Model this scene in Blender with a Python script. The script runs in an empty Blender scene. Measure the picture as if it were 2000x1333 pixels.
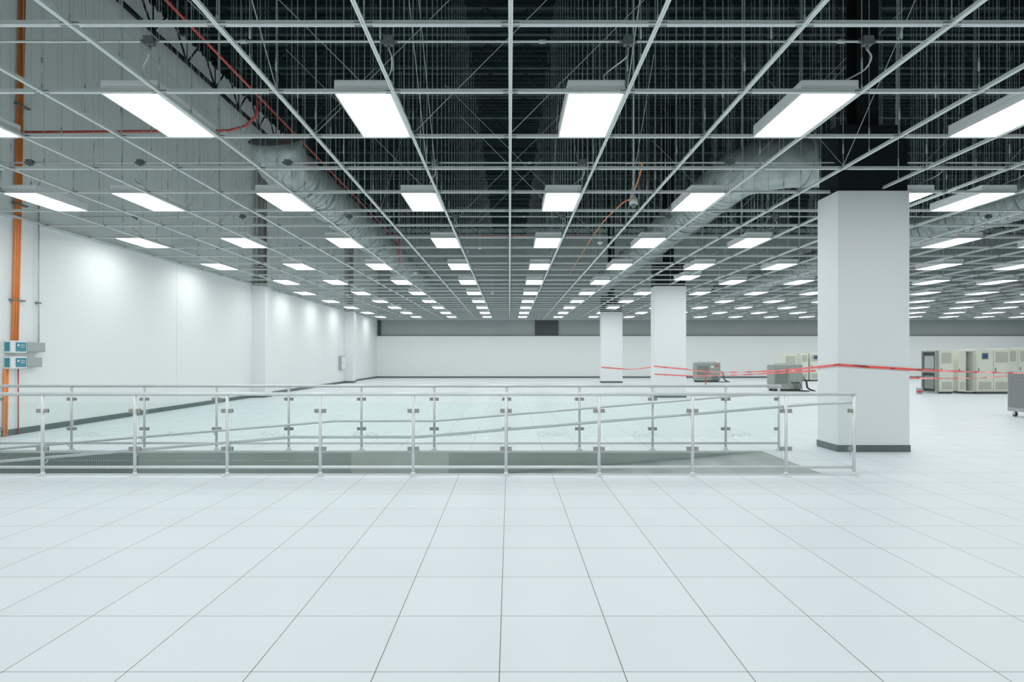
import bpy, bmesh, math, random
from mathutils import Vector, Matrix
random.seed(7)
S = bpy.context.scene
COL = S.collection
try:
    S.view_settings.view_transform = 'Standard'
    S.view_settings.look = 'None'
    S.view_settings.gamma = 1.16
except Exception:
    pass
CAMH = 1.546; F = 1125.0; CZ = 4.30; ROOF = 11.3
XL = -9.85; XR = 41.0; YB = -6.0; YF = 43.0

# ------------------------------------------------------------ materials
def nodes_of(name):
    m = bpy.data.materials.new(name); m.use_nodes = True
    nt = m.node_tree
    b = nt.nodes.get('Principled BSDF')
    return m, nt, b
def mat(name, col, rough=0.5, metal=0.0, nscale=6.0, namt=0.06, spec=0.5, bump=0.0):
    m, nt, b = nodes_of(name)
    tc = nt.nodes.new('ShaderNodeTexCoord')
    no = nt.nodes.new('ShaderNodeTexNoise'); no.inputs['Scale'].default_value = nscale
    no.inputs['Detail'].default_value = 3
    nt.links.new(tc.outputs['Object'], no.inputs['Vector'])
    r = nt.nodes.new('ShaderNodeValToRGB')
    r.color_ramp.elements[0].position = 0.3; r.color_ramp.elements[1].position = 0.7
    r.color_ramp.elements[0].color = (*[max(0, c*(1-namt)) for c in col], 1)
    r.color_ramp.elements[1].color = (*[min(1, c*(1+namt)) for c in col], 1)
    nt.links.new(no.outputs['Fac'], r.inputs['Fac'])
    nt.links.new(r.outputs['Color'], b.inputs['Base Color'])
    b.inputs['Roughness'].default_value = rough
    b.inputs['Metallic'].default_value = metal
    b.inputs['Specular IOR Level'].default_value = spec
    if bump:
        bp = nt.nodes.new('ShaderNodeBump'); bp.inputs['Strength'].default_value = bump
        nt.links.new(no.outputs['Fac'], bp.inputs['Height'])
        nt.links.new(bp.outputs['Normal'], b.inputs['Normal'])
    return m
def math_node(nt, op, a, b=None):
    n = nt.nodes.new('ShaderNodeMath'); n.operation = op
    for i, v in enumerate((a, b)):
        if v is None: continue
        if isinstance(v, (int, float)): n.inputs[i].default_value = v
        else: nt.links.new(v, n.inputs[i])
    return n.outputs[0]

def floor_mat():
    m, nt, b = nodes_of('white_floor_tile')
    tc = nt.nodes.new('ShaderNodeTexCoord')
    sp = nt.nodes.new('ShaderNodeSeparateXYZ'); nt.links.new(tc.outputs['Object'], sp.inputs[0])
    T = 0.61
    def line(sock, off, w):
        t = math_node(nt, 'DIVIDE', math_node(nt, 'SUBTRACT', sock, off - 50*T), T)
        fr = math_node(nt, 'FRACT', t)
        d = math_node(nt, 'ABSOLUTE', math_node(nt, 'SUBTRACT', fr, 0.5))
        return math_node(nt, 'GREATER_THAN', d, 0.5 - w/T/2), math_node(nt, 'FLOOR', t)
    lx, cx = line(sp.outputs[0], -0.049, 0.0052)
    ly, cy = line(sp.outputs[1], 3.437, 0.0052)
    ln = math_node(nt, 'MAXIMUM', math_node(nt, 'MULTIPLY', lx, 0.95), math_node(nt, 'MULTIPLY', ly, 0.88))
    cb = nt.nodes.new('ShaderNodeCombineXYZ'); nt.links.new(cx, cb.inputs[0]); nt.links.new(cy, cb.inputs[1])
    wn = nt.nodes.new('ShaderNodeTexWhiteNoise'); wn.noise_dimensions = '2D'
    nt.links.new(cb.outputs[0], wn.inputs['Vector'])
    no = nt.nodes.new('ShaderNodeTexNoise'); no.inputs['Scale'].default_value = 160; no.inputs['Detail'].default_value = 2
    nt.links.new(tc.outputs['Object'], no.inputs['Vector'])
    no2 = nt.nodes.new('ShaderNodeTexNoise'); no2.inputs['Scale'].default_value = 1.1
    nt.links.new(tc.outputs['Object'], no2.inputs['Vector'])
    v = math_node(nt, 'ADD', math_node(nt, 'MULTIPLY', wn.outputs['Value'], 0.03), math_node(nt, 'MULTIPLY', no.outputs['Fac'], 0.12))
    v = math_node(nt, 'ADD', v, math_node(nt, 'MULTIPLY', no2.outputs['Fac'], 0.05))
    v = math_node(nt, 'ADD', v, 0.855)
    mx = nt.nodes.new('ShaderNodeVectorMath'); mx.operation = 'SCALE'
    mx.inputs[0].default_value = (0.72, 0.785, 0.825)
    nt.links.new(v, mx.inputs['Scale'])
    mix = nt.nodes.new('ShaderNodeMix'); mix.data_type = 'RGBA'
    nt.links.new(ln, mix.inputs['Factor'])
    nt.links.new(mx.outputs[0], mix.inputs['A'])
    mix.inputs['B'].default_value = (0.085, 0.09, 0.07, 1)
    nt.links.new(mix.outputs['Result'], b.inputs['Base Color'])
    b.inputs['Roughness'].default_value = 0.42
    b.inputs['Specular IOR Level'].default_value = 0.35
    return m
def dots_mat(name, base, dot, scale, rough=0.4, metal=0.6, thr=0.3, bump=0.4):
    m, nt, b = nodes_of(name)
    tc = nt.nodes.new('ShaderNodeTexCoord')
    vo = nt.nodes.new('ShaderNodeTexVoronoi'); vo.inputs['Scale'].default_value = scale
    vo.inputs['Randomness'].default_value = 0.0
    nt.links.new(tc.outputs['Object'], vo.inputs['Vector'])
    r = nt.nodes.new('ShaderNodeValToRGB')
    r.color_ramp.elements[0].position = thr; r.color_ramp.elements[0].color = (*dot, 1)
    r.color_ramp.elements[1].position = thr + 0.08; r.color_ramp.elements[1].color = (*base, 1)
    nt.links.new(vo.outputs['Distance'], r.inputs['Fac'])
    nt.links.new(r.outputs['Color'], b.inputs['Base Color'])
    bp = nt.nodes.new('ShaderNodeBump'); bp.inputs['Strength'].default_value = bump; bp.inputs['Distance'].default_value = 0.004
    nt.links.new(r.outputs['Color'], bp.inputs['Height']); nt.links.new(bp.outputs['Normal'], b.inputs['Normal'])
    b.inputs['Roughness'].default_value = rough; b.inputs['Metallic'].default_value = metal
    return m
def emis(name, col, st):
    m, nt, b = nodes_of(name)
    nt.nodes.remove(b)
    e = nt.nodes.new('ShaderNodeEmission'); e.inputs['Color'].default_value = (*col, 1); e.inputs['Strength'].default_value = st
    nt.links.new(e.outputs[0], nt.nodes['Material Output'].inputs['Surface'])
    return m
def glass(name, tint, gf):
    m, nt, b = nodes_of(name); nt.nodes.remove(b)
    t = nt.nodes.new('ShaderNodeBsdfTransparent'); t.inputs['Color'].default_value = (*tint, 1)
    g = nt.nodes.new('ShaderNodeBsdfGlossy'); g.inputs['Roughness'].default_value = 0.03
    fr = nt.nodes.new('ShaderNodeFresnel'); fr.inputs['IOR'].default_value = gf
    mx = nt.nodes.new('ShaderNodeMixShader')
    nt.links.new(fr.outputs[0], mx.inputs[0]); nt.links.new(t.outputs[0], mx.inputs[1]); nt.links.new(g.outputs[0], mx.inputs[2])
    nt.links.new(mx.outputs[0], nt.nodes['Material Output'].inputs['Surface'])
    return m
def etched():
    m, nt, b = nodes_of('etched_glass_print'); nt.nodes.remove(b)
    t = nt.nodes.new('ShaderNodeBsdfTransparent')
    g = nt.nodes.new('ShaderNodeBsdfDiffuse'); g.inputs['Color'].default_value = (0.40, 0.48, 0.48, 1)
    mx = nt.nodes.new('ShaderNodeMixShader'); mx.inputs[0].default_value = 0.45
    nt.links.new(t.outputs[0], mx.inputs[1]); nt.links.new(g.outputs[0], mx.inputs[2])
    nt.links.new(mx.outputs[0], nt.nodes['Material Output'].inputs['Surface'])
    return m
def tape_mat():
    m, nt, b = nodes_of('red_barrier_tape')
    tc = nt.nodes.new('ShaderNodeTexCoord')
    wv = nt.nodes.new('ShaderNodeTexNoise'); wv.inputs['Scale'].default_value = 4.0
    nt.links.new(tc.outputs['UV'], wv.inputs['Vector'])
    r = nt.nodes.new('ShaderNodeValToRGB'); r.color_ramp.interpolation = 'CONSTANT'
    r.color_ramp.elements[0].color = (0.95, 0.10, 0.10, 1)
    r.color_ramp.elements[1].position = 0.58; r.color_ramp.elements[1].color = (0.36, 0.03, 0.03, 1)
    nt.links.new(wv.outputs['Fac'], r.inputs['Fac']); nt.links.new(r.outputs['Color'], b.inputs['Base Color'])
    b.inputs['Roughness'].default_value = 0.35
    return m

M = dict(
 floor=floor_mat(),
 wall=mat('white_wall_paint', (0.79, 0.825, 0.82), 0.6, 0, 0.7, 0.008, 0.3),
 wallg=mat('grey_green_upper_paint', (0.77, 0.84, 0.81), 0.8, 0, 0.5, 0.015, 0.2),
 wallup=mat('grey_upper_wall', (0.34, 0.38, 0.37), 0.8, 0, 0.7, 0.04, 0.2),
 colw=mat('white_column_paint', (0.79, 0.825, 0.835), 0.55, 0, 1.5, 0.010, 0.3),
 base=mat('dark_grey_baseboard', (0.085, 0.12, 0.12), 0.5, 0, 5, 0.05),
 roof=mat('black_roof_deck', (0.0060, 0.0130, 0.0130), 0.8, 0, 2, 0.3, 0.1),
 joist=mat('black_joist_steel', (0.017, 0.031, 0.030), 0.7, 0, 4, 0.3, 0.2),
 blk=mat('matte_black_steel', (0.005, 0.008, 0.0085), 0.7, 0, 4, 0.2, 0.2),
 brown=mat('brown_grey_steel', (0.26, 0.25, 0.22), 0.7, 0, 4, 0.1, 0.2),
 rail=mat('ceiling_rail_aluminium', (0.76, 0.82, 0.80), 0.5, 0.0, 3, 0.04),
 conn=mat('dark_rail_connector', (0.20, 0.23, 0.225), 0.5, 0.1, 6, 0.1),
 wire=mat('galvanised_wire', (0.42, 0.50, 0.485), 0.6, 0.0, 3, 0.12),
 steel=mat('brushed_stainless_steel', (0.72, 0.765, 0.77), 0.35, 0.25, 8, 0.04),
 clamp=mat('glass_clamp_metal', (0.34, 0.34, 0.31), 0.4, 0.3, 9, 0.08),
 glass=glass('clear_green_glass', (0.968, 0.991, 0.984), 1.22),
 etch=etched(),
 duct=mat('galvanised_duct', (0.37, 0.43, 0.415), 0.38, 0.4, 4, 0.25),
 hous=mat('white_fixture_enamel', (0.88, 0.91, 0.90), 0.45, 0, 4, 0.02),
 lens=emis('lit_diffuser', (0.955, 1.0, 0.995), 13.6),
 jbox=mat('grey_junction_box', (0.14, 0.165, 0.165), 0.5, 0.2, 9, 0.1),
 cond=mat('galvanised_conduit', (0.56, 0.62, 0.61), 0.4, 0.2, 6, 0.08),
 orange=mat('orange_conduit', (0.86, 0.235, 0.05), 0.45, 0, 6, 0.06),
 red=mat('red_sprinkler_pipe', (0.50, 0.06, 0.052), 0.5, 0, 6, 0.08),
 tape=tape_mat(),
 ramp=dots_mat('diamond_plate', (0.19, 0.235, 0.22), (0.33, 0.38, 0.365), 22, 0.4, 0.2, 0.28),
 pit=mat('ramp_side_panel', (0.33, 0.395, 0.37), 0.45, 0.05, 1.3, 0.10),
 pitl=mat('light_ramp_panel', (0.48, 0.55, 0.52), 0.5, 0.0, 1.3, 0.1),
 pitp=dots_mat('perforated_ramp_panel', (0.27, 0.325, 0.305), (0.12, 0.15, 0.14), 26, 0.45, 0.1, 0.36, 0.2),
 beige=mat('beige_enamel', (0.70, 0.72, 0.62), 0.5, 0, 5, 0.03),
 beige2=mat('beige_vent', (0.50, 0.52, 0.45), 0.5, 0, 5, 0.04),
 dark=mat('dark_recess', (0.04, 0.05, 0.05), 0.6, 0, 5, 0.1),
 ggrey=mat('grey_green_enamel', (0.26, 0.30, 0.27), 0.5, 0, 5, 0.05),
 ggrey2=mat('grey_green_vent', (0.17, 0.20, 0.18), 0.5, 0, 5, 0.05),
 perf=dots_mat('perforated_grille', (0.26, 0.29, 0.28), (0.05, 0.06, 0.06), 26, 0.5, 0.2, 0.42),
 boxg=mat('grey_enclosure', (0.34, 0.37, 0.37), 0.5, 0, 5, 0.05),
 white=mat('white_plastic', (0.76, 0.79, 0.80), 0.4, 0, 5, 0.03),
 teal=mat('teal_panel', (0.025, 0.22, 0.29), 0.4, 0, 5, 0.05),
 rubber=mat('black_rubber', (0.015, 0.016, 0.017), 0.6, 0, 8, 0.1),
 screen=mat('blue_screen', (0.03, 0.08, 0.22), 0.25, 0, 8, 0.1),
 redp=mat('red_plastic', (0.62, 0.05, 0.05), 0.45, 0, 8, 0.05),
)

# ------------------------------------------------------------ helpers
def new_obj(name, me, parent=None, loc=(0, 0, 0), rot=None):
    o = bpy.data.objects.new(name, me)
    o.location = loc
    if rot: o.rotation_euler = rot
    if parent is not None: o.parent = parent
    COL.objects.link(o)
    return o
def tag(o, label, cat=None, group=None, kind=None):
    if label: o['label'] = label
    if cat: o['category'] = cat
    if group: o['group'] = group
    if kind: o['kind'] = kind
    return o
def empty(name, loc, label, cat, group=None):
    o = bpy.data.objects.new(name, None); o.location = loc; o.empty_display_size = 0.2
    COL.objects.link(o)
    return tag(o, label, cat, group)
class MB:
    def __init__(s, *mats):
        s.bm = bmesh.new(); s.mats = [M[m] for m in mats]
    def box(s, x0, x1, y0, y1, z0, z1, mi=0, bev=0.0):
        r = bmesh.ops.create_cube(s.bm, size=1)
        vs = r['verts']
        for v in vs:
            v.co = Vector((x0 + (v.co.x+.5)*(x1-x0), y0 + (v.co.y+.5)*(y1-y0), z0 + (v.co.z+.5)*(z1-z0)))
        fs = set(f for v in vs for f in v.link_faces)
        for f in fs: f.material_index = mi
        if bev:
            es = set(e for v in vs for e in v.link_edges)
            bmesh.ops.bevel(s.bm, geom=list(es), offset=bev, segments=2, affect='EDGES', profile=0.6)
        return s
    def cyl(s, a, b, r, n=10, mi=0, r2=None, cap=True, smooth=True):
        a = Vector(a); b = Vector(b); d = b-a; L = d.length
        q = d.to_track_quat('Z', 'Y').to_matrix().to_4x4()
        mtx = Matrix.Translation((a+b)/2) @ q
        res = bmesh.ops.create_cone(s.bm, cap_ends=cap, segments=n, radius1=r, radius2=(r if r2 is None else r2), depth=L, matrix=mtx)
        for f in set(f for v in res['verts'] for f in v.link_faces):
            f.material_index = mi
            if smooth and len(f.verts) == 4: f.smooth = True
        return s
    def sph(s, c, r, mi=0, sc=(1, 1, 1), u=14, v=8):
        res = bmesh.ops.create_uvsphere(s.bm, u_segments=u, v_segments=v, radius=r)
        for w in res['verts']:
            w.co = Vector((w.co.x*sc[0]+c[0], w.co.y*sc[1]+c[1], w.co.z*sc[2]+c[2]))
        for f in set(f for w in res['verts'] for f in w.link_faces):
            f.material_index = mi; f.smooth = True
        return s
    def quad(s, pts, mi=0):
        f = s.bm.faces.new([s.bm.verts.new(p) for p in pts]); f.material_index = mi
        return s
    def tube(s, pts, r, n=10, mi=0):
        pts = [Vector(p) for p in pts]
        rings = []
        up = Vector((0, 0, 1))
        t0 = (pts[1]-pts[0]).normalized()
        nrm = t0.cross(up)
        if nrm.length < 0.05: nrm = t0.cross(Vector((1, 0, 0)))
        nrm.normalize()
        for i, p in enumerate(pts):
            if i == 0: t = (pts[1]-p)
            elif i == len(pts)-1: t = (p-pts[i-1])
            else: t = (pts[i+1]-p).normalized()+(p-pts[i-1]).normalized()
            t.normalize()
            nrm = (nrm - t*nrm.dot(t)).normalized()
            bn = t.cross(nrm)
            sc = 1.0
            if 0 < i < len(pts)-1:
                c = (pts[i+1]-p).normalized().dot((p-pts[i-1]).normalized())
                sc = 1/max(0.6, math.sqrt((1+c)/2))
            rings.append([s.bm.verts.new(p + (nrm*math.cos(2*math.pi*k/n)+bn*math.sin(2*math.pi*k/n))*r*sc) for k in range(n)])
        for a, b in zip(rings, rings[1:]):
            for k in range(n):
                f = s.bm.faces.new((a[k], a[(k+1) % n], b[(k+1) % n], b[k])); f.material_index = mi; f.smooth = True
        for rg in (rings[0], rings[-1]):
            f = s.bm.faces.new(rg); f.material_index = mi
        return s
    def mesh(s, name):
        bmesh.ops.recalc_face_normals(s.bm, faces=s.bm.faces)
        me = bpy.data.meshes.new(name)
        s.bm.to_mesh(me); s.bm.free()
        for m in s.mats: me.materials.append(m)
        return me
def smooth_path(pts, n=8):
    P = [Vector(p) for p in pts]; P = [2*P[0]-P[1]] + P + [2*P[-1]-P[-2]]
    out = []
    for i in range(1, len(P)-2):
        for k in range(n):
            t = k/n; a, b, c, d = P[i-1], P[i], P[i+1], P[i+2]
            out.append(0.5*((2*b)+(-a+c)*t+(2*a-5*b+4*c-d)*t*t+(-a+3*b-3*c+d)*t**3))
    out.append(P[-2]); return out
def struct(name, mb, label=None):
    o = new_obj(name, mb.mesh(name)); o['kind'] = 'structure'
    if label: o['label'] = label
    return o

# ------------------------------------------------------------ shell
HX0, HX1, HY0, HY1 = XL, 4.15, 7.63, 9.47
mb = MB('floor')
mb.quad([(XL, YB, 0), (XR, YB, 0), (XR, HY0, 0), (XL, HY0, 0)])
mb.quad([(HX1, HY0, 0), (XR, HY0, 0), (XR, HY1, 0), (HX1, HY1, 0)])
mb.quad([(XL, HY1, 0), (XR, HY1, 0), (XR, YF, 0), (XL, YF, 0)])
struct('floor', mb, 'raised access floor of white laminate tiles')
struct('wall_left', MB('wall').box(XL-.2, XL, YB, YF+.4, -1.4, CZ-.0), 'white painted wall')
struct('wall_left_upper', MB('wallg').box(XL-.2, XL, YB, YF+.4, CZ+.001, ROOF), 'grey-green upper wall above the ceiling grid')
struct('trim_4', MB('rail').box(XL+.001, XL+.03, YB, YF-.25, CZ-.02, CZ+.03), 'metal angle where the ceiling grid meets the wall')
struct('wall_right', MB('wall').box(XR, XR+.2, YB, YF+.4, -1.4, ROOF), 'white painted wall')
struct('wall_rear', MB('wall').box(XL-.2, XR+.2, YB-.2, YB, -1.4, ROOF), 'white painted wall')
struct('wall_back', MB('wall').box(XL, XR, YF-.2, YF, 0, 3.15), 'white painted wall below a grey upper wall')
struct('wall_back_upper', MB('wallup').box(XL, XR, YF+.001, YF+.2, 0, ROOF), 'unpainted grey upper wall')
struct('trim_1', MB('base').box(XL, XR, YF-.215, YF-.201, 3.11, 3.16), 'grey cap strip on top of the white wall')
mb = MB('dark')
mb.box(1.9, 3.65, YF-.06, YF-.002, 3.16, 4.3).box(XL+.02, XL+.28, YF-.06, YF-.002, 3.16, 4.3)
struct('trim_2', mb, 'dark openings in the upper wall')
struct('baseboard_back', MB('base').box(XL, XR, YF-.225, YF-.201, 0, .12))
mb = MB('base')
for a, b in ((YB, 7.6), (9.5, 21.99), (22.63, 34.39), (35.03, YF-.23)):
    mb.box(XL+.001, XL+.02, a, b, 0, .12)
struct('baseboard_left', mb)
struct('trim_5', MB('boxg').box(XL+.0005, XL+.0015, 17.047, 17.053, .12, CZ-.03), 'hairline joint between wall panels')
mb = MB('roof')
y = YB; prof = []
while y < YF+.2:
    prof += [(y, ROOF), (y+.12, ROOF), (y+.16, ROOF-.07), (y+.26, ROOF-.07)]
    y += .30
vs = [(mb.bm.verts.new((XL-.2, p[0], p[1])), mb.bm.verts.new((XR+.2, p[0], p[1]))) for p in prof]
for a, b in zip(vs, vs[1:]): mb.bm.faces.new((a[0], a[1], b[1], b[0]))
mb.box(XL-.2, XR+.2, YB-.2, YF+.4, ROOF+.01, ROOF+.15)
struct('ceiling', mb, 'black corrugated steel roof deck')

# joists
mb = MB('joist')
zt, zb = ROOF-.12, ROOF-.85
mb.box(XL+.8, XR, -.06, .06, zt-.04, zt+.04).box(XL+.8, XR, -.06, .06, zb-.04, zb+.04)
x = XL+.8; i = 0
while x < XR-.6:
    mb.cyl((x, 0, zb if i % 2 else zt), (x+.6, 0, zt if i % 2 else zb), .022, 5)
    x += .6; i += 1
jm = mb.mesh('roof_joist')
y = 1.2
while y < YF:
    o = new_obj('roof_joist', jm, None, (0, y, 0))
    tag(o, 'black open-web steel joist under the roof deck', 'roof joist', 'black open-web roof joists')
    y += 1.83
mb = MB('blk')
zt, zb = ROOF-.15, ROOF-1.15
gx = XL+.45
mb.box(gx-.045, gx+.045, 0, YF, zt-.045, zt+.045).box(gx-.045, gx+.045, 0, YF, zb-.045, zb+.045)
y = 0; i = 0
while y < YF-.9:
    mb.cyl((gx, y, zb if i % 2 else zt), (gx, y+.8, zt if i % 2 else zb), .028, 6)
    if i % 2: mb.cyl((gx, y, zb), (gx, y, zt), .02, 5)
    y += .8; i += 1
tag(new_obj('roof_girder', mb.mesh('roof_girder')), 'black steel truss girder along the grey upper wall', 'roof girder')

# ------------------------------------------------------------ ceiling rails
PITCH = 1.22; GX = 0.01; GY = 6.0
def rail_mesh(name, L, along, cross_off):
    prof = [(-.0185, 0), (-.004, 0), (-.004, .010), (.004, .010), (.004, 0), (.0185, 0), (.0185, .012), (.004, .014), (.004, .045), (-.004, .045), (-.004, .014), (-.0185, .012)]
    mb = MB('rail', 'conn')
    if along == 'y': P = lambda u, z, t: (u, t, z)
    else: P = lambda u, z, t: (t, u, z)
    A = [mb.bm.verts.new(P(u, z, 0)) for u, z in prof]; B = [mb.bm.verts.new(P(u, z, L)) for u, z in prof]
    n = len(prof)
    for k in range(n): mb.bm.faces.new((A[k], A[(k+1) % n], B[(k+1) % n], B[k]))
    t = cross_off
    if along == 'x':
        while t < L:
            mb.box(t-.075, t-.022, -.010, .010, -.004, .028, 1)
            mb.box(t+.022, t+.075, -.010, .010, -.004, .028, 1)
            t += PITCH
    return mb.mesh(name)
lm = rail_mesh('ceiling_rail', YF-.25+5, 'y', 0)
for k in range(-8, 34):
    o = new_obj('ceiling_rail', lm, None, (GX+PITCH*k, -5, CZ))
    tag(o, 'long slotted aluminium ceiling grid rail', 'ceiling rail', 'lengthwise ceiling grid rails')
x0r = XL
tm = rail_mesh('ceiling_cross_rail', XR-XL, 'x', (GX-8*PITCH)-x0r)
for j in range(-8, 31):
    o = new_obj('ceiling_cross_rail', tm, None, (x0r, GY+PITCH*j, CZ-.002))
    tag(o, 'aluminium cross rail of the open ceiling grid', 'ceiling rail', 'crosswise ceiling grid rails')

# ------------------------------------------------------------ hanger wires
def in_view(x, y): return y > 3 and -0.93*y-1.0 < x < 0.93*y+1.0
DUCTS = [(-5.0, .62, 11.6, 34.1), (5.3, .65, 12.5, 34.1), (13.8, .62, 11.4, 38.1)]
cand = []
for j in range(-2, 31):
    for k in range(-7, 33):
        x = GX+PITCH*k; y = GY+PITCH*j
        if not in_view(x, y): continue
        bad = False
        for cx0, cx1, cy0, cy1 in ((5.3, 6.6, 9.3, 10.1), (5.5, 6.8, 21.9, 22.7), (5.4, 6.8, 34.3, 35.1)):
            if cx0 < x < cx1 and cy0 < y < cy1: bad = True
        for dx, dr, da, db in DUCTS:
            if abs(x-dx) < dr and da < y < db: bad = True
        if 5.5 < x < 8.1 and 11.8 < y < 13.2: bad = True
        if bad: continue
        cand.append((y, x, y))
        if y < 16: cand.append((y+.3, x, y+.61))
cand.sort()
mb = MB('wire')
mb.cyl((0, 0, .04), (0, 0, ROOF-CZ-.1), .0038, 4, smooth=False)
mb.cyl((0, 0, .22), (0, 0, .36), .009, 6)
mb.cyl((0, 0, .04), (0, 0, .08), .008, 6)
wm = mb.mesh('hanger_wire')
for _, x, y in cand[:300]:
    o = new_obj('hanger_wire', wm, None, (x, y, CZ+.01))
    tag(o, 'thin galvanised hanger wire holding the ceiling grid', 'hanger wire', 'vertical hanger wires of the ceiling grid')
mb = MB('wire')
for _, x, y in cand[300:]:
    mb.cyl((x, y, CZ+.04), (x, y, ROOF-.1), .0050, 4, smooth=False)
o = new_obj('hanger_wires', mb.mesh('hanger_wires'))
tag(o, 'many thin galvanised wires holding the ceiling grid', 'hanger wire', kind='stuff')
for i in range(60):
    y = random.uniform(5, 26); x = random.uniform(-.75*y, .85*y)
    if x < XL+2.5: continue
    a = random.choice([(1, 0), (-1, 0), (0, 1), (0, -1)])
    h = random.uniform(2.2, 4.5)
    kx = GX+PITCH*round((x-GX)/PITCH); ky = GY+PITCH*round((y-GY)/PITCH)
    if kx + a[0]*h < XL: continue
    mb = MB('wire'); mb.cyl((0, 0, 0), (a[0]*h, a[1]*h, h), .005, 4, smooth=False)
    o = new_obj('brace_wire', mb.mesh('brace_wire'), None, (kx, ky, CZ+.05))
    tag(o, 'slanted brace wire above the ceiling grid', 'brace wire', 'slanted brace wires')

# ------------------------------------------------------------ light fixtures
mb = MB('hous')
w, l, h = .60, 1.20, .138
mb.box(-w/2, w/2, -l/2, l/2, .012, h*.55, 0, .004)
mb.box(-w/2+.0, w/2-.0, -l/2, l/2, h*.55+.001, h, 0, .012)
mb.box(-w/2, w/2, -l/2, -l/2+.02, -.004, .014).box(-w/2, w/2, l/2-.02, l/2, -.004, .014)
mb.box(-w/2, -w/2+.018, -l/2, l/2, -.004, .014).box(w/2-.018, w/2, -l/2, l/2, -.004, .014)
hm = mb.mesh('light_housing')
mb = MB('lens'); mb.quad([(-w/2+.018, -l/2+.02, 0), (-w/2+.018, l/2-.02, 0), (w/2-.018, l/2-.02, 0), (w/2-.018, -l/2+.02, 0)])
dm = mb.mesh('diffuser')
LIGHTS = []
for n in range(-2, 10):
    for k in range(-7, 33, 2):
        xr = GX+PITCH*k
        y0 = GY+PITCH*3*n
        if k == -7 and n in (1, 4): xr = -7.92
        if k == 5 and n == 1: xr = 7.16
        if k == 5 and n == 4: xr = 6.5; y0 -= PITCH
        if xr > 0.9*(y0+1.22)+9: continue
        o = new_obj('troffer_light', hm, None, (xr-.022-w/2, y0+PITCH/2, CZ+.006))
        tag(o, 'lit rectangular white ceiling light set in the grid', 'ceiling light', 'lit ceiling lights in the grid')
        d = new_obj('diffuser', dm, o)
        LIGHTS.append((n, k, xr, y0))
for n in range(0, 10):
    y0 = GY+PITCH*3*n-.0
    mb = MB('cond')
    xe = min(XR-.1, .93*y0+4)
    z = CZ+.47
    mb.cyl((XL, 0, 0), (xe, 0, 0), .0125, 8)
    x = XL+1
    while x < xe:
        mb.cyl((x, 0, 0), (x+.07, 0, 0), .02, 8); x += 3.05
    o = new_obj('electrical_conduit', mb.mesh('electrical_conduit'), None, (0, y0-.12, z))
    tag(o, 'thin galvanised conduit run above the lights', 'conduit', 'conduit runs above the ceiling grid')
mb = MB('jbox')
mb.box(-.048, .048, -.03, .03, -.042, .042, 0, .006).box(-.052, .052, -.036, -.029, -.046, .046, 0, .003)
mb.cyl((-.09, 0, 0), (-.045, 0, 0), .019, 8).cyl((.045, 0, 0), (.09, 0, 0), .019, 8).cyl((0, 0, -.042), (0, 0, -.08), .015, 8)
mb.cyl((-.02, -.038, .02), (-.02, -.043, .02), .007, 6).cyl((.02, -.038, -.02), (.02, -.043, -.02), .007, 6)
bm_ = mb.mesh('junction_box')
for n, k, xr, y0 in LIGHTS:
    if n < 0 or n > 3: continue
    if xr > .93*y0+2: continue
    o = new_obj('junction_box', bm_, None, (xr-.02, y0-.12, CZ+.47))
    tag(o, 'small dark grey junction box on a conduit above a light', 'junction box', 'junction boxes above the lights')
    mb = MB('cond')
    q = random.uniform(-.12, .12)
    mb.tube(smooth_path([(0, 0, -.08), (.01+q*.3, .0, -.16), (-.06+q, .12, -.22), (-.12+q, .25, -.24), (-.14, .32, -.30), (-.15, .33, -.33)], 5), .008, 6)
    c = new_obj('flexible_cable', mb.mesh('flexible_cable'), o)

# ------------------------------------------------------------ ducts
def duct(path, r, label):
    mb = MB('duct')
    P = [Vector(p) for p in path]
    mb.tube(P, r, 28)
    for a, b in zip(P, P[1:]):
        L = (b-a).length; d = (b-a).normalized()
        if L < 1: continue
        t = .05
        while t < L:
            c = a+d*t; mb.cyl(c-d*.025, c+d*.025, r+.035, 28); t += 1.2
            for q in (.3, .6, .9):
                if t-1.2+q < L:
                    c = a+d*(t-1.2+q); mb.cyl(c-d*.008, c+d*.008, r+.010, 28)
    return tag(new_obj('air_duct', mb.mesh('air_duct')), label, 'air duct')
RH = CAMH+4.25
p = [(-5.0+.0, 34, RH), (-5.0, 12.9, RH)] + [(-5.0, 12.9-math.sin(t)*.7, RH+.7-math.cos(t)*.7) for t in (.3, .6, .9, 1.1)]
duct(p, .54, 'large round galvanised duct above the ceiling grid')
p = [(5.3, 34, RH), (5.3, 13.6, RH)] + [(5.3+1.1-math.cos(t)*1.1, 13.6-math.sin(t)*1.1, RH) for t in (.3, .6, .9, 1.2, 1.5)] + [(8.0, 12.5, RH)]
duct(p, .54, 'large round galvanised duct that turns beside a column')
duct([(13.8, 38, RH), (13.8, 11.5, RH)], .53, 'long round galvanised duct above the ceiling grid')

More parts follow.
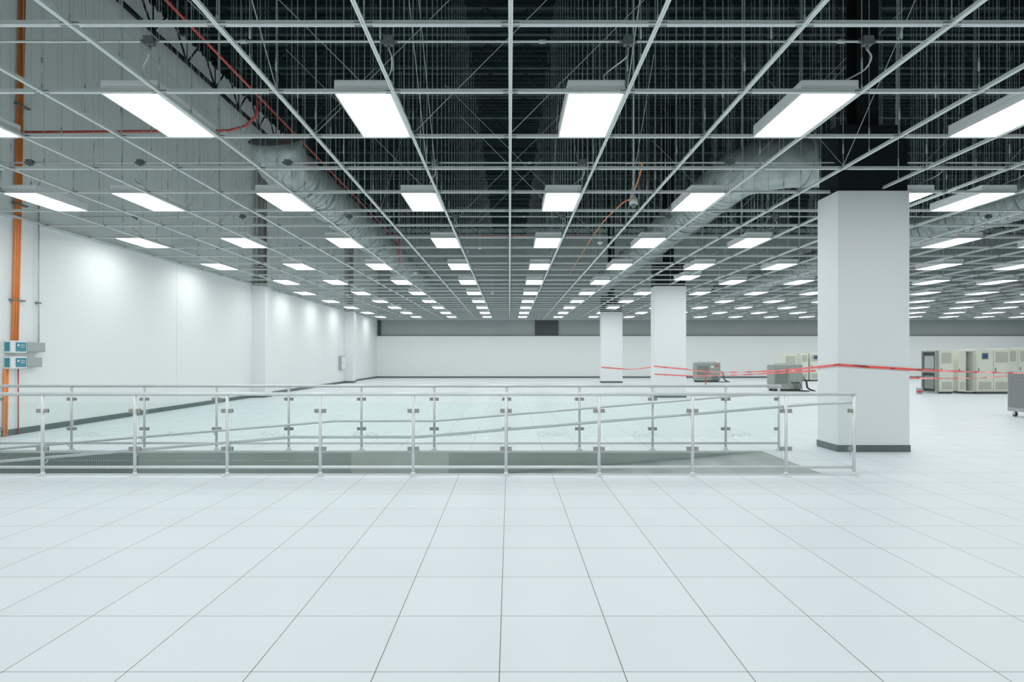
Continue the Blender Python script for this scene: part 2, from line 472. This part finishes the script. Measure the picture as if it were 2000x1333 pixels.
# ------------------------------------------------------------ pipes
def pipe(name, pts, r, m, label, cat, smooth=False, n=10):
    mb = MB(m); mb.tube(smooth_path(pts) if smooth else pts, r, n)
    return tag(new_obj(name, mb.mesh(name)), label, cat)
pipe('sprinkler_pipe', [(-5.05, 5, 6.8), (-5.05, 26, 6.8)], .024, 'red', 'long red sprinkler pipe above the ceiling grid', 'pipe')
pipe('sprinkler_pipe', [(XL+.0, 11.7, 6.12), (-5.7, 11.7, 6.15), (-5.35, 11.7, 6.25), (-5.15, 11.7, 6.45), (-5.1, 11.7, 6.76)], .026, 'red', 'red branch pipe that rises from the wall to the main pipe', 'pipe')
pipe('sprinkler_pipe', [(-1.9, 20, 5.75), (3.0, 20, 5.75)], .026, 'red', 'short red crosswise sprinkler pipe', 'pipe')
pipe('sprinkler_pipe', [(-5.2, 22.5, 6.7), (-4.3, 22.5, 6.7), (-4.3, 22.5, 5.2)], .035, 'red', 'red pipe that drops towards the grid', 'pipe')
pipe('orange_cable', [(2.45, 12.1, 5.62), (2.75, 12.1, 5.63), (2.8, 12.3, 5.5), (2.7, 12.8, 5.1), (2.7, 14, 5.25), (2.72, 18, 5.5), (2.72, 26, 5.3)], .018, 'orange', 'orange flexible conduit slung above the ceiling grid', 'cable', True)
e = empty('dome_camera', (2.2, 10.2, CZ), 'white dome security camera hung from a thin pole', 'security camera')
new_obj('dome', MB('jbox').sph((0, 0, -.05), .055).mesh('dome'), e)
new_obj('camera_housing', MB('white').cyl((0, 0, -.05), (0, 0, .06), .07, 16).cyl((0, 0, .06), (0, 0, .12), .05, 16, r2=.02).mesh('camera_housing'), e)
new_obj('pole', MB('cond').cyl((0, 0, .11), (0, 0, ROOF-CZ), .012, 8).mesh('pole'), e)
for x, y in ((-.75, 14.6), (2.2, 11.6+2.4), (-.75, 25), (7.3, 20), (-3.1, 19)):
    mb = MB('white'); mb.cyl((0, 0, 0), (0, 0, .03), .06, 16).cyl((0, 0, -.03), (0, 0, 0), .035, 16).cyl((0, 0, .03), (0, 0, .5), .006, 6)
    tag(new_obj('smoke_detector', mb.mesh('smoke_detector'), None, (x, y, CZ+.02)), 'small white smoke detector hung at the ceiling grid', 'smoke detector', 'smoke detectors')

# ------------------------------------------------------------ columns
def column(x0, x1, y0, sh, label):
    d = .62; w = x1-x0
    e = empty('column', ((x0+x1)/2, y0+d/2, 0), label, 'column', 'square building columns')
    new_obj('column_shaft', MB('colw').box(-w/2, w/2, -d/2, d/2, .0, CZ-.035, 0, .006).mesh('column_shaft'), e)
    new_obj('column_baseboard', MB('base').box(-w/2-.012, w/2+.012, -d/2-.012, d/2+.012, 0, .11, 0, .003).mesh('column_baseboard'), e)
    mb = MB('blk')
    mb.box(-w/2+.02, w/2-.02, -d/2+.02, d/2-.02, CZ-.035, CZ+sh)
    mb.box(-.17, .17, -.17, -.14, CZ+sh, ROOF-.1).box(-.17, .17, .14, .17, CZ+sh, ROOF-.1).box(-.015, .015, -.14, .14, CZ+sh, ROOF-.1)
    new_obj('upper_steel_post', mb.mesh('upper_steel_post'), e)
column(5.36, 6.53, 9.4, 1.05, 'large white rectangular column wrapped with red barrier tape')
column(5.55, 6.75, 22.0, .9, 'white rectangular column with red tape tied around it')
column(5.5, 6.75, 34.4, .9, 'white rectangular column near the end wall')
for y0 in (22.0, 34.4):
    e = empty('pilaster', (XL+.26, y0+.31, 0), 'white half column projecting from the white wall', 'pilaster', 'wall pilasters')
    new_obj('pilaster_shaft', MB('colw').box(-.258, .26, -.31, .31, 0, CZ-.01, 0, .004).mesh('pilaster_shaft'), e)
    new_obj('pilaster_baseboard', MB('base').box(-.258, .272, -.322, .322, 0, .12).mesh('pilaster_baseboard'), e)
    new_obj('upper_steel_post', MB('brown').box(-.12, .14, -.14, -.12, CZ-.01, ROOF-1.3).box(-.12, .14, .12, .14, CZ-.01, ROOF-1.3).box(0, .02, -.12, .12, CZ-.01, ROOF-1.3).mesh('upper_steel_post'), e)

# ------------------------------------------------------------ ramp
prof = [(4.15, 0), (-1.23, -.444), (-2.85, -.444), (XL+.02, -1.03)]
mb = MB('ramp', 'steel')
ya, yb = HY0+.006, HY1-.006
for (xa, za), (xb, zb) in zip(prof, prof[1:]):
    mb.quad([(xa, ya, za-.002), (xb, ya, zb-.002), (xb, yb, zb-.002), (xa, yb, za-.002)])
    mb.quad([(xa, ya, za-.06), (xb, ya, zb-.06), (xb, yb, zb-.06), (xa, yb, za-.06)])
tag(new_obj('ramp', mb.mesh('ramp')), 'sunken diamond-plate access ramp between two guardrails', 'ramp')
struct('wall_ramp_near', MB('pit').box(XL, HX1, HY0-.02, HY0, -1.3, -.004), 'grey side panel of the sunken ramp')
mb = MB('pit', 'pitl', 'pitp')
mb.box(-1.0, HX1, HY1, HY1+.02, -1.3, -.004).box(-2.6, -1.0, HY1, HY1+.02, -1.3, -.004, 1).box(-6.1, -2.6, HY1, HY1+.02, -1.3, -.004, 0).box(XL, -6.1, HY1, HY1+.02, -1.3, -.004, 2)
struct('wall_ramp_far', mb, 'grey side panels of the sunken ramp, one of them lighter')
mb = MB('steel')
mb.box(XL+.02, HX1, HY1-.004, HY1+.03, -.03, .004).box(XL+.02, HX1, HY0-.03, HY0+.004, -.03, .004)
struct('trim_3', mb, 'metal edging around the ramp opening')

# ------------------------------------------------------------ guardrails
PX = [-8.49, -7.28, -6.07, -4.87, -3.67, -2.46, -1.25, -.045, 1.165, 2.38, 3.595, 4.48]
TOP = 1.065
mb = MB('steel')
mb.cyl((0, 0, .01), (0, 0, TOP-.02), .021, 14).cyl((0, 0, 0), (0, 0, .012), .06, 18).cyl((0, 0, .012), (0, 0, .05), .034, 14, r2=.024)
post_m = mb.mesh('post')
mb = MB('clamp')
mb.box(-.028, .028, -.016, -.004, -.026, .026, 0, .004).box(-.028, .028, .004, .016, -.026, .026, 0, .004)
mb.cyl((-.005, -.02, 0), (-.005, .02, 0), .009, 8)
clamp_m = mb.mesh('clamp')
cu = bpy.data.curves.new('logo', 'FONT'); cu.body = 'CyrusOne'; cu.size = .072; cu.align_x = 'CENTER'
to = bpy.data.objects.new('tmp', cu); COL.objects.link(to)
bpy.context.view_layer.update()
logo_me = bpy.data.meshes.new_from_object(to.evaluated_get(bpy.context.evaluated_depsgraph_get()))
bpy.data.objects.remove(to)
b2 = bmesh.new(); b2.from_mesh(logo_me)
pin = []
for i in range(15):
    t = math.radians(60+ i*15)
    pin.append((b2.verts.new((-.125+.052*math.cos(t), .022+.038*math.sin(t), 0)), b2.verts.new((-.125+.0475*math.cos(t), .022+.034*math.sin(t), 0))))
for a, b in zip(pin, pin[1:]): b2.faces.new((a[0], b[0], b[1], a[1]))
b2.to_mesh(logo_me); b2.free()
logo_me.materials.clear(); logo_me.materials.append(M['etch'])
def guardrail(y, side, label, logos):
    e = empty('guardrail', (0, y, 0), label, 'guardrail', 'stainless guardrails along the ramp')
    for i, x in enumerate(PX):
        p = new_obj('post', post_m, e, (x, 0, 0))
        for z in (.847, .354):
            if i < len(PX)-1:
                new_obj('clamp', clamp_m, p, (.047, 0, z))
            if i > 0:
                new_obj('clamp', clamp_m, p, (-.047, 0, z), (0, 0, math.pi))
    x0 = PX[0]-.2; x1 = PX[-1]
    new_obj('top_rail', MB('steel').cyl((x0, 0, TOP), (x1+.02, 0, TOP), .024, 14).sph((x1+.02, 0, TOP), .024).mesh('top_rail'), e)
    new_obj('bottom_rail', MB('steel').cyl((x0, 0, .115), (x1, 0, .115), .019, 12).mesh('bottom_rail'), e)
    yy = side*.085
    hh = .93
    pts = [(x1-.0, yy*.15, hh+.02), (x1-.05, yy, hh+.02), (4.0, yy, hh), (-1.23, yy, hh-.436), (-2.85, yy, hh-.436), (x0, yy, hh-.436+(x0+2.85)/12)]
    new_obj('handrail', MB('steel').tube(pts, .019, 12).mesh('handrail'), e)
    for x in PX[:-1]:
        if x > -1.23: z = hh - (4.0-x)/12
        elif x > -2.85: z = hh-.436
        else: z = hh-.436+(x+2.85)/12
        if z < .1: continue
        new_obj('handrail_bracket', MB('steel').tube([(0, 0, -.06), (0, yy*.7, -.06), (0, yy, -.018)], .008, 8).mesh('handrail_bracket'), e, (x, 0, z))
    for xa, xb in zip(PX, PX[1:]):
        g = new_obj('glass_panel', MB('glass').box(-(xb-xa)/2+.05, (xb-xa)/2-.05, -.004, .004, .2, .95).mesh('glass_panel'), e, ((xa+xb)/2, 0, 0))
        if logos and xb-xa > 1:
            new_obj('logo', logo_me, g, (0, -.006, .52), (math.pi/2, 0, 0))
guardrail(7.49, 1, 'stainless steel guardrail with printed glass panels beside a sunken ramp', True)
guardrail(9.58, -1, 'stainless steel guardrail with clear glass panels across the ramp', False)

# ------------------------------------------------------------ left wall electrical
W = XL+.004
e = empty('orange_conduit_run', (W, 11.5, 0), 'bundle of orange conduits strapped to the white wall', 'conduit')
for i in range(3):
    new_obj('conduit', MB('orange').tube([(.04, -.13+i*.055, 1.87), (.04, -.06+i*.055, 4.3), (.04, .10+i*.05, ROOF-.2)], .022, 10).mesh('conduit'), e)
for i in range(2):
    new_obj('conduit', MB('orange').tube([(.04, -.33+i*.055, 0), (.04, -.30+i*.055, 1.31)], .022, 10).mesh('conduit'), e)
for z in (2.68, 4.6, 6.6):
    new_obj('strap', MB('jbox').box(.0, .075, -.2, .12, -.015, .015).mesh('strap'), e, (0, 0.02+(z-2.68)*.03, z))
e = empty('grey_conduit', (W, 12.0, 0), 'thin grey conduit rising from the wall boxes', 'conduit')
new_obj('conduit', MB('cond').cyl((.04, 0, 1.86), (.04, 0, 4.8), .015, 8).mesh('conduit'), e)
new_obj('strap', MB('jbox').box(0, .06, -.05, .05, 2.66, 2.69).mesh('strap'), e)
pipe('red_conduit', [(W+.04, 11.5, 0), (W+.04, 11.5, 1.31)], .012, 'red', 'thin dull red conduit down to the floor', 'conduit')
for z, en in ((1.63, .86), (1.32, .78)):
    e = empty('electrical_box', (W, 11.2, z), 'white and teal control box beside a grey enclosure', 'electrical box', 'wall control boxes')
    new_obj('control_box', MB('white').box(0, .16, 0, .36, 0, .24, 0, .01).mesh('control_box'), e)
    new_obj('teal_front', MB('teal').box(.161, .168, .1, .34, .03, .21, 0, .002).box(.03, .13, -.006, -.001, .03, .21).mesh('teal_front'), e)
    mb = MB('white')
    mb.box(.17, .173, .13, .17, .13, .17).box(.17, .173, .2, .30, .15, .16).box(.17, .173, .2, .30, .11, .12)
    new_obj('indicator_marks', mb.mesh('indicator_marks'), e)
    new_obj('grey_enclosure', MB('boxg').box(0, .13, .39, en, .02, .22, 0, .006).box(.13, .136, .41, en-.02, .04, .2, 0, .003).mesh('grey_enclosure'), e)
    new_obj('connector', MB('jbox').cyl((.06, .35, .12), (.06, .4, .12), .03, 10).mesh('connector'), e)
e = empty('wall_panel', (W, 33.2, .82), 'white electrical panel box on the wall by a pilaster', 'electrical panel')
new_obj('panel_body', MB('boxg').box(0, .16, 0, .85, 0, .78, 0, .01).mesh('panel_body'), e)
new_obj('door', MB('white').box(.162, .175, .04, .81, .04, .74, 0, .004).mesh('door'), e)
new_obj('handle', MB('jbox').box(.175, .19, .1, .13, .35, .45).mesh('handle'), e)

# ------------------------------------------------------------ equipment
def vents(mb, x0, x1, z0, z1, y, mi, n, backing=True):
    dz = (z1-z0)/n
    if backing: mb.box(x0-.01, x1+.01, y-.004, y, z0-.01, z1+.01, mi)
    for i in range(n):
        mb.box(x0, x1, y-.014, y-.003, z0+i*dz, z0+i*dz+dz*.5, mi)
def cabinet(x0, y0, w, d, h, label, kind):
    e = empty('equipment_cabinet', (x0, y0, 0), label, 'electrical cabinet', 'beige equipment cabinets')
    if kind == 'open':
        mb = MB('beige', 'dark', 'redp', 'boxg')
        t = .04
        mb.box(0, t, 0, d, .08, h).box(w-t, w, 0, d, .08, h).box(t, w-t, 0, d, h-t, h).box(t, w-t, 0, d, .08, .12).box(t, w-t, d-.05, d, .12, h-t, 1)
        new_obj('cabinet_body', mb.mesh('cabinet_body'), e)
        mb = MB('dark', 'redp', 'boxg')
        mb.box(t+.05, w-t-.05, .35, d-.06, .3, .7, 2, .01).box(t+.05, w-t-.05, .35, d-.06, .85, 1.2, 0, .01).box(t+.1, w/2, .33, .36, 1.35, 1.5, 1).box(w/2+.02, w-t-.1, .3, .36, 1.3, 1.6, 2)
        for i in range(2): mb.cyl((.12+i*.12, .3, .2), (.12+i*.12, .3, 1.4), .015, 6, 0)
        new_obj('internal_components', mb.mesh('internal_components'), e)
        dr = new_obj('door', MB('beige', 'beige2').box(-w*.95, 0, -.03, 0, .1, h-.02, 0, .005).box(-w*.8, -w*.15, -.034, -.03, .2, .5, 1).mesh('door'), e, (0, 0, 0), (0, 0, math.radians(14)))
        new_obj('handle', MB('jbox').box(-w*.9, -w*.86, -.06, -.03, h*.5, h*.5+.14).mesh('handle'), dr)
    else:
        new_obj('cabinet_body', MB('beige').box(0, w, 0, d, .08, h, 0, .012).mesh('cabinet_body'), e)
        nd = 2 if w > 1 else 1
        for i in range(nd):
            a = w*i/nd+.02; b = w*(i+1)/nd-.02
            mb = MB('beige', 'beige2')
            mb.box(a, b, -.03, -.001, .12, h-.05, 0, .006)
            dr = new_obj('door', mb.mesh('door'), e)
            if i == nd-1 or kind == 'vent':
                mb = MB('beige2'); vents(mb, a+.08, b-.08, h-.55, h-.12, -.031, 0, 8)
                new_obj('vent', mb.mesh('vent'), dr)
            mb = MB('beige2'); vents(mb, a+.08, b-.08, .2, .5, -.031, 0, 6)
            new_obj('vent', mb.mesh('vent'), dr)
            new_obj('handle', MB('jbox').box(a+.05, a+.08, -.055, -.031, h*.5, h*.5+.15, 0, .004).mesh('handle'), dr)
            if i == 0 and kind == 'screen':
                new_obj('display', MB('jbox', 'screen').box(a+.2, a+.46, -.05, -.031, h-.42, h-.16, 0, .004).box(a+.24, a+.42, -.054, -.05, h-.36, h-.22, 1).mesh('display'), dr)
    new_obj('plinth', MB('dark').box(.03, w-.03, .03, d-.03, 0, .08).mesh('plinth'), e)
    return e
e = empty('frame_cabinet', (17.98, 24.3, 0), 'dark grey open steel frame beside beige cabinets', 'electrical cabinet')
mb = MB('ggrey', 'dark')
mb.box(0, .12, 0, .05, 0, 1.82).box(0, .12, .8, .85, 0, 1.82).box(0, .12, .05, .8, 1.76, 1.82).box(0, .12, .05, .8, 0, .08).box(.09, .11, .05, .8, .08, 1.76, 1).box(0, .09, .05, .8, .88, .93)
new_obj('frame', mb.mesh('frame'), e)
mb = MB('ggrey2', 'boxg')
mb.box(.03, .088, .15, .7, .2, .75, 0, .005).box(.03, .088, .15, .7, 1.05, 1.6, 1, .005)
new_obj('internal_components', mb.mesh('internal_components'), e)
cabinet(18.12, 24.3, .6, .9, 1.84, 'slim beige cabinet with louvred vents', 'vent')
cabinet(19.22, 24.3, .4, .9, 1.82, 'beige cabinet with its door open and wiring exposed', 'open')
cabinet(19.64, 24.25, 1.42, 1.0, 1.88, 'wide beige two-door cabinet with display and louvred vents', 'screen')
cabinet(21.15, 24.6, 1.1, 1.0, 1.92, 'plain beige cabinet with louvred vents', 'vent')
cabinet(22.27, 24.6, 1.1, 1.0, 1.95, 'plain beige cabinet with louvred vents', 'vent')
cabinet(18.7, 37.0, .5, .9, 1.8, 'slim beige cabinet by the far wall', 'vent')
cabinet(19.3, 37.0, .9, .9, 1.82, 'beige cabinet by the far wall', 'screen')
cabinet(17.4, 36.5, .8, .8, 1.72, 'beige louvred cabinet behind a grey test unit', 'vent')

def load_bank(x0, y0, w, label):
    e = empty('load_bank', (x0, y0, 0), label, 'test equipment', 'grey portable test units')
    d = .62; h = 1.2
    new_obj('body', MB('ggrey').box(0, w, 0, d, .1, h, 0, .02).mesh('body'), e)
    mb = MB('ggrey2'); vents(mb, .1, w*.5, .35, h-.2, -.001, 0, 7)
    new_obj('vent', mb.mesh('vent'), e)
    mb = MB('ggrey', 'dark', 'redp', 'white')
    mb.box(w*.56, w-.06, -.03, -.001, .2, h-.06, 0, .006)
    for i in range(4):
        mb.cyl((w*.62+i*.1, -.03, .4), (w*.62+i*.1, -.06, .4), .03, 8, 1)
    mb.box(w*.6, w*.72, -.034, -.03, h-.3, h-.2, 3).box(w*.78, w*.92, -.034, -.03, h-.24, h-.14, 2)
    new_obj('control_panel', mb.mesh('control_panel'), e)
    new_obj('skid', MB('dark').box(.05, w-.05, .08, .2, .0, .1).box(.05, w-.05, d-.2, d-.08, 0, .1).mesh('skid'), e)
    new_obj('lifting_bar', MB('ggrey2').tube([(.2, .3, h), (.2, .3, h+.04), (w-.2, .3, h+.04), (w-.2, .3, h)], .012, 8).mesh('lifting_bar'), e)
    for i in range(4):
        q = random.uniform(-.08, .08)
        pts = [(w*.62+i*.1, -.06, .4), (w*.64+i*.1, -.14, .36+q*.3), (w*.68+i*.1, -.18+q, .08), (w*.9+i*.06, -.2+q, .02), (w+.3+q, -.1+q, .02), (w+.34+q, .2, .02), (w+.16+q, .4, .02)]
        new_obj('power_cable', MB('rubber').tube(smooth_path(pts, 5), .014, 6).mesh('power_cable'), e)
    for i in range(3):
        pts = [(w+.02, .1+i*.05, .75-i*.1), (w+.18+i*.05, .1+i*.05, .5), (w+.22+i*.06, .05+i*.05, .16), (w+.42+i*.08, .0, .02), (w+.55, .12, .02)]
        new_obj('power_cable', MB('rubber').tube(smooth_path(pts, 5), .014, 6).mesh('power_cable'), e)
load_bank(11.5, 35.5, 1.5, 'grey-green portable test unit with black cables')
load_bank(11.9, 26.0, 1.33, 'grey-green louvred test unit with black cables')
e = empty('equipment_cart', (13.05, 14.5, 0), 'grey perforated metal unit on casters', 'equipment cart')
new_obj('cart_body', MB('boxg').box(.0, 1.0, 0, .6, .14, 1.2, 0, .02).mesh('cart_body'), e)
new_obj('perforated_panel', MB('perf').box(.06, .94, -.012, -.001, .3, 1.05).box(-.012, -.001, .04, .56, .24, 1.12).mesh('perforated_panel'), e)
new_obj('handle', MB('steel').tube([(.1, -.0, 1.12), (.1, -.06, 1.12), (.9, -.06, 1.12), (.9, 0, 1.12)], .012, 8).mesh('handle'), e)
for x, y in ((.12, .1), (.88, .1), (.12, .5), (.88, .5)):
    mb = MB('rubber', 'steel')
    mb.cyl((x-.02, y, .06), (x+.02, y, .06), .06, 16).box(x-.035, x-.025, y-.03, y+.03, .05, .14, 1).box(x+.025, x+.035, y-.03, y+.03, .05, .14, 1)
    new_obj('caster', mb.mesh('caster'), e)
e = empty('bucket', (17.15, 24.1, 0), 'small red and grey bucket on the floor by a cabinet', 'bucket')
new_obj('bucket_body', MB('redp', 'boxg').cyl((0, 0, .06), (0, 0, .14), .105, 16, 0, r2=.112).cyl((0, 0, .14), (0, 0, .26), .112, 16, 1, r2=.12).cyl((0, 0, 0), (0, 0, .06), .10, 16, 1, r2=.105).mesh('bucket_body'), e)
new_obj('bucket_handle', MB('steel').tube([(.12*math.cos(t), 0, .26+.09*math.sin(t)) for t in [math.pi*i/10 for i in range(11)]], .005, 6).mesh('bucket_handle'), e)
e = empty('barrier_post', (10.05, 29.5, 0), 'thin red barrier post on a round base', 'barrier post')
new_obj('base', MB('rubber').cyl((0, 0, 0), (0, 0, .05), .17, 18, r2=.12).mesh('base'), e)
new_obj('pole', MB('redp').cyl((0, 0, .05), (0, 0, .84), .028, 10).sph((0, 0, .86), .04).mesh('pole'), e)

# ------------------------------------------------------------ tape
def tape(segs, label, wv=.019):
    bm = bmesh.new(); uvl = bm.loops.layers.uv.new('UVMap')
    pts = []
    for a, b, sag in segs:
        a = Vector(a); b = Vector(b); n = 48 if sag else 6
        for i in range(n+1):
            t = i/n; p = a.lerp(b, t); p.z -= sag*4*t*(1-t)
            pts.append((p, 1.25*math.sin(t*math.pi*9)*math.sin(math.pi*t) if sag else 0))
    u = 0; prev = None
    for i, (p, tw) in enumerate(pts):
        d = (pts[min(i+1, len(pts)-1)][0]-pts[max(i-1, 0)][0]); d.z = 0
        nrm = Vector((d.y, -d.x, 0)).normalized() if d.length > 0 else Vector((0, 1, 0))
        off = Vector((0, 0, 1))*wv*math.cos(tw)+nrm*wv*math.sin(tw)
        if prev is not None: u += (p-prev[2]).length
        cur = (bm.verts.new(p-off), bm.verts.new(p+off), p.copy(), u)
        if prev is not None and (p-prev[2]).length > 1e-4:
            f = bm.faces.new((prev[0], cur[0], cur[1], prev[1]))
            for lp, uv in zip(f.loops, ((prev[3], 0), (u, 0), (u, .1), (prev[3], .1))): lp[uvl].uv = uv
        prev = cur
    me = bpy.data.meshes.new('barrier_tape'); bm.to_mesh(me); bm.free(); me.materials.append(M['tape'])
    tag(new_obj('barrier_tape', me), label, 'barrier tape', 'red barrier tapes')
g = .02
tape([((5.5-g, 34.4-g, .94), (6.75+g, 34.4-g, .84), 0), ((6.75+g, 34.4-g, .84), (5.55-g, 22-g, 1.2), .06)], 'red barrier tape stretched between two columns', .03)
tape([((5.55-g, 22-g, 1.2), (6.75+g, 22-g, 1.08), 0), ((6.75+g, 22-g, 1.08), (5.36-g, 10.02, 1.37), .1), ((5.36-g, 10.02, 1.37), (5.36-g, 9.4-g, 1.42), 0),
      ((5.36-g, 9.4-g, 1.42), (6.53+g, 9.4-g, 1.345), 0), ((6.53+g, 9.4-g, 1.345), (12.9, 13.3, 1.17), .02)], 'red barrier tape wrapped around the large white column')
tape([((5.55-g, 22-g, .90), (6.75+g, 22-g, .83), 0), ((6.75+g, 22-g, .83), (5.36-g, 10.05, 1.31), .03)], 'lower red barrier tape between two columns')
tape([((6.53+g, 10.02, 1.2), (18.7, 21.0, .93), .08)], 'red barrier tape stretched across the floor by the cabinets')

# ------------------------------------------------------------ world + camera
w_ = bpy.data.worlds.new('World'); S.world = w_; w_.use_nodes = True
bg = w_.node_tree.nodes['Background']; bg.inputs['Color'].default_value = (.5, .55, .55, 1); bg.inputs['Strength'].default_value = 0.02
cd = bpy.data.cameras.new('Camera'); cam = bpy.data.objects.new('Camera', cd); COL.objects.link(cam)
cam.location = (0, 0, CAMH); cam.rotation_euler = (math.pi/2, 0, 0)
cd.sensor_width = 36; cd.lens = F*36/2000; cd.shift_x = 5/2000; cd.shift_y = 31.5/2000
cd.clip_end = 300; cd.clip_start = .05
S.camera = cam
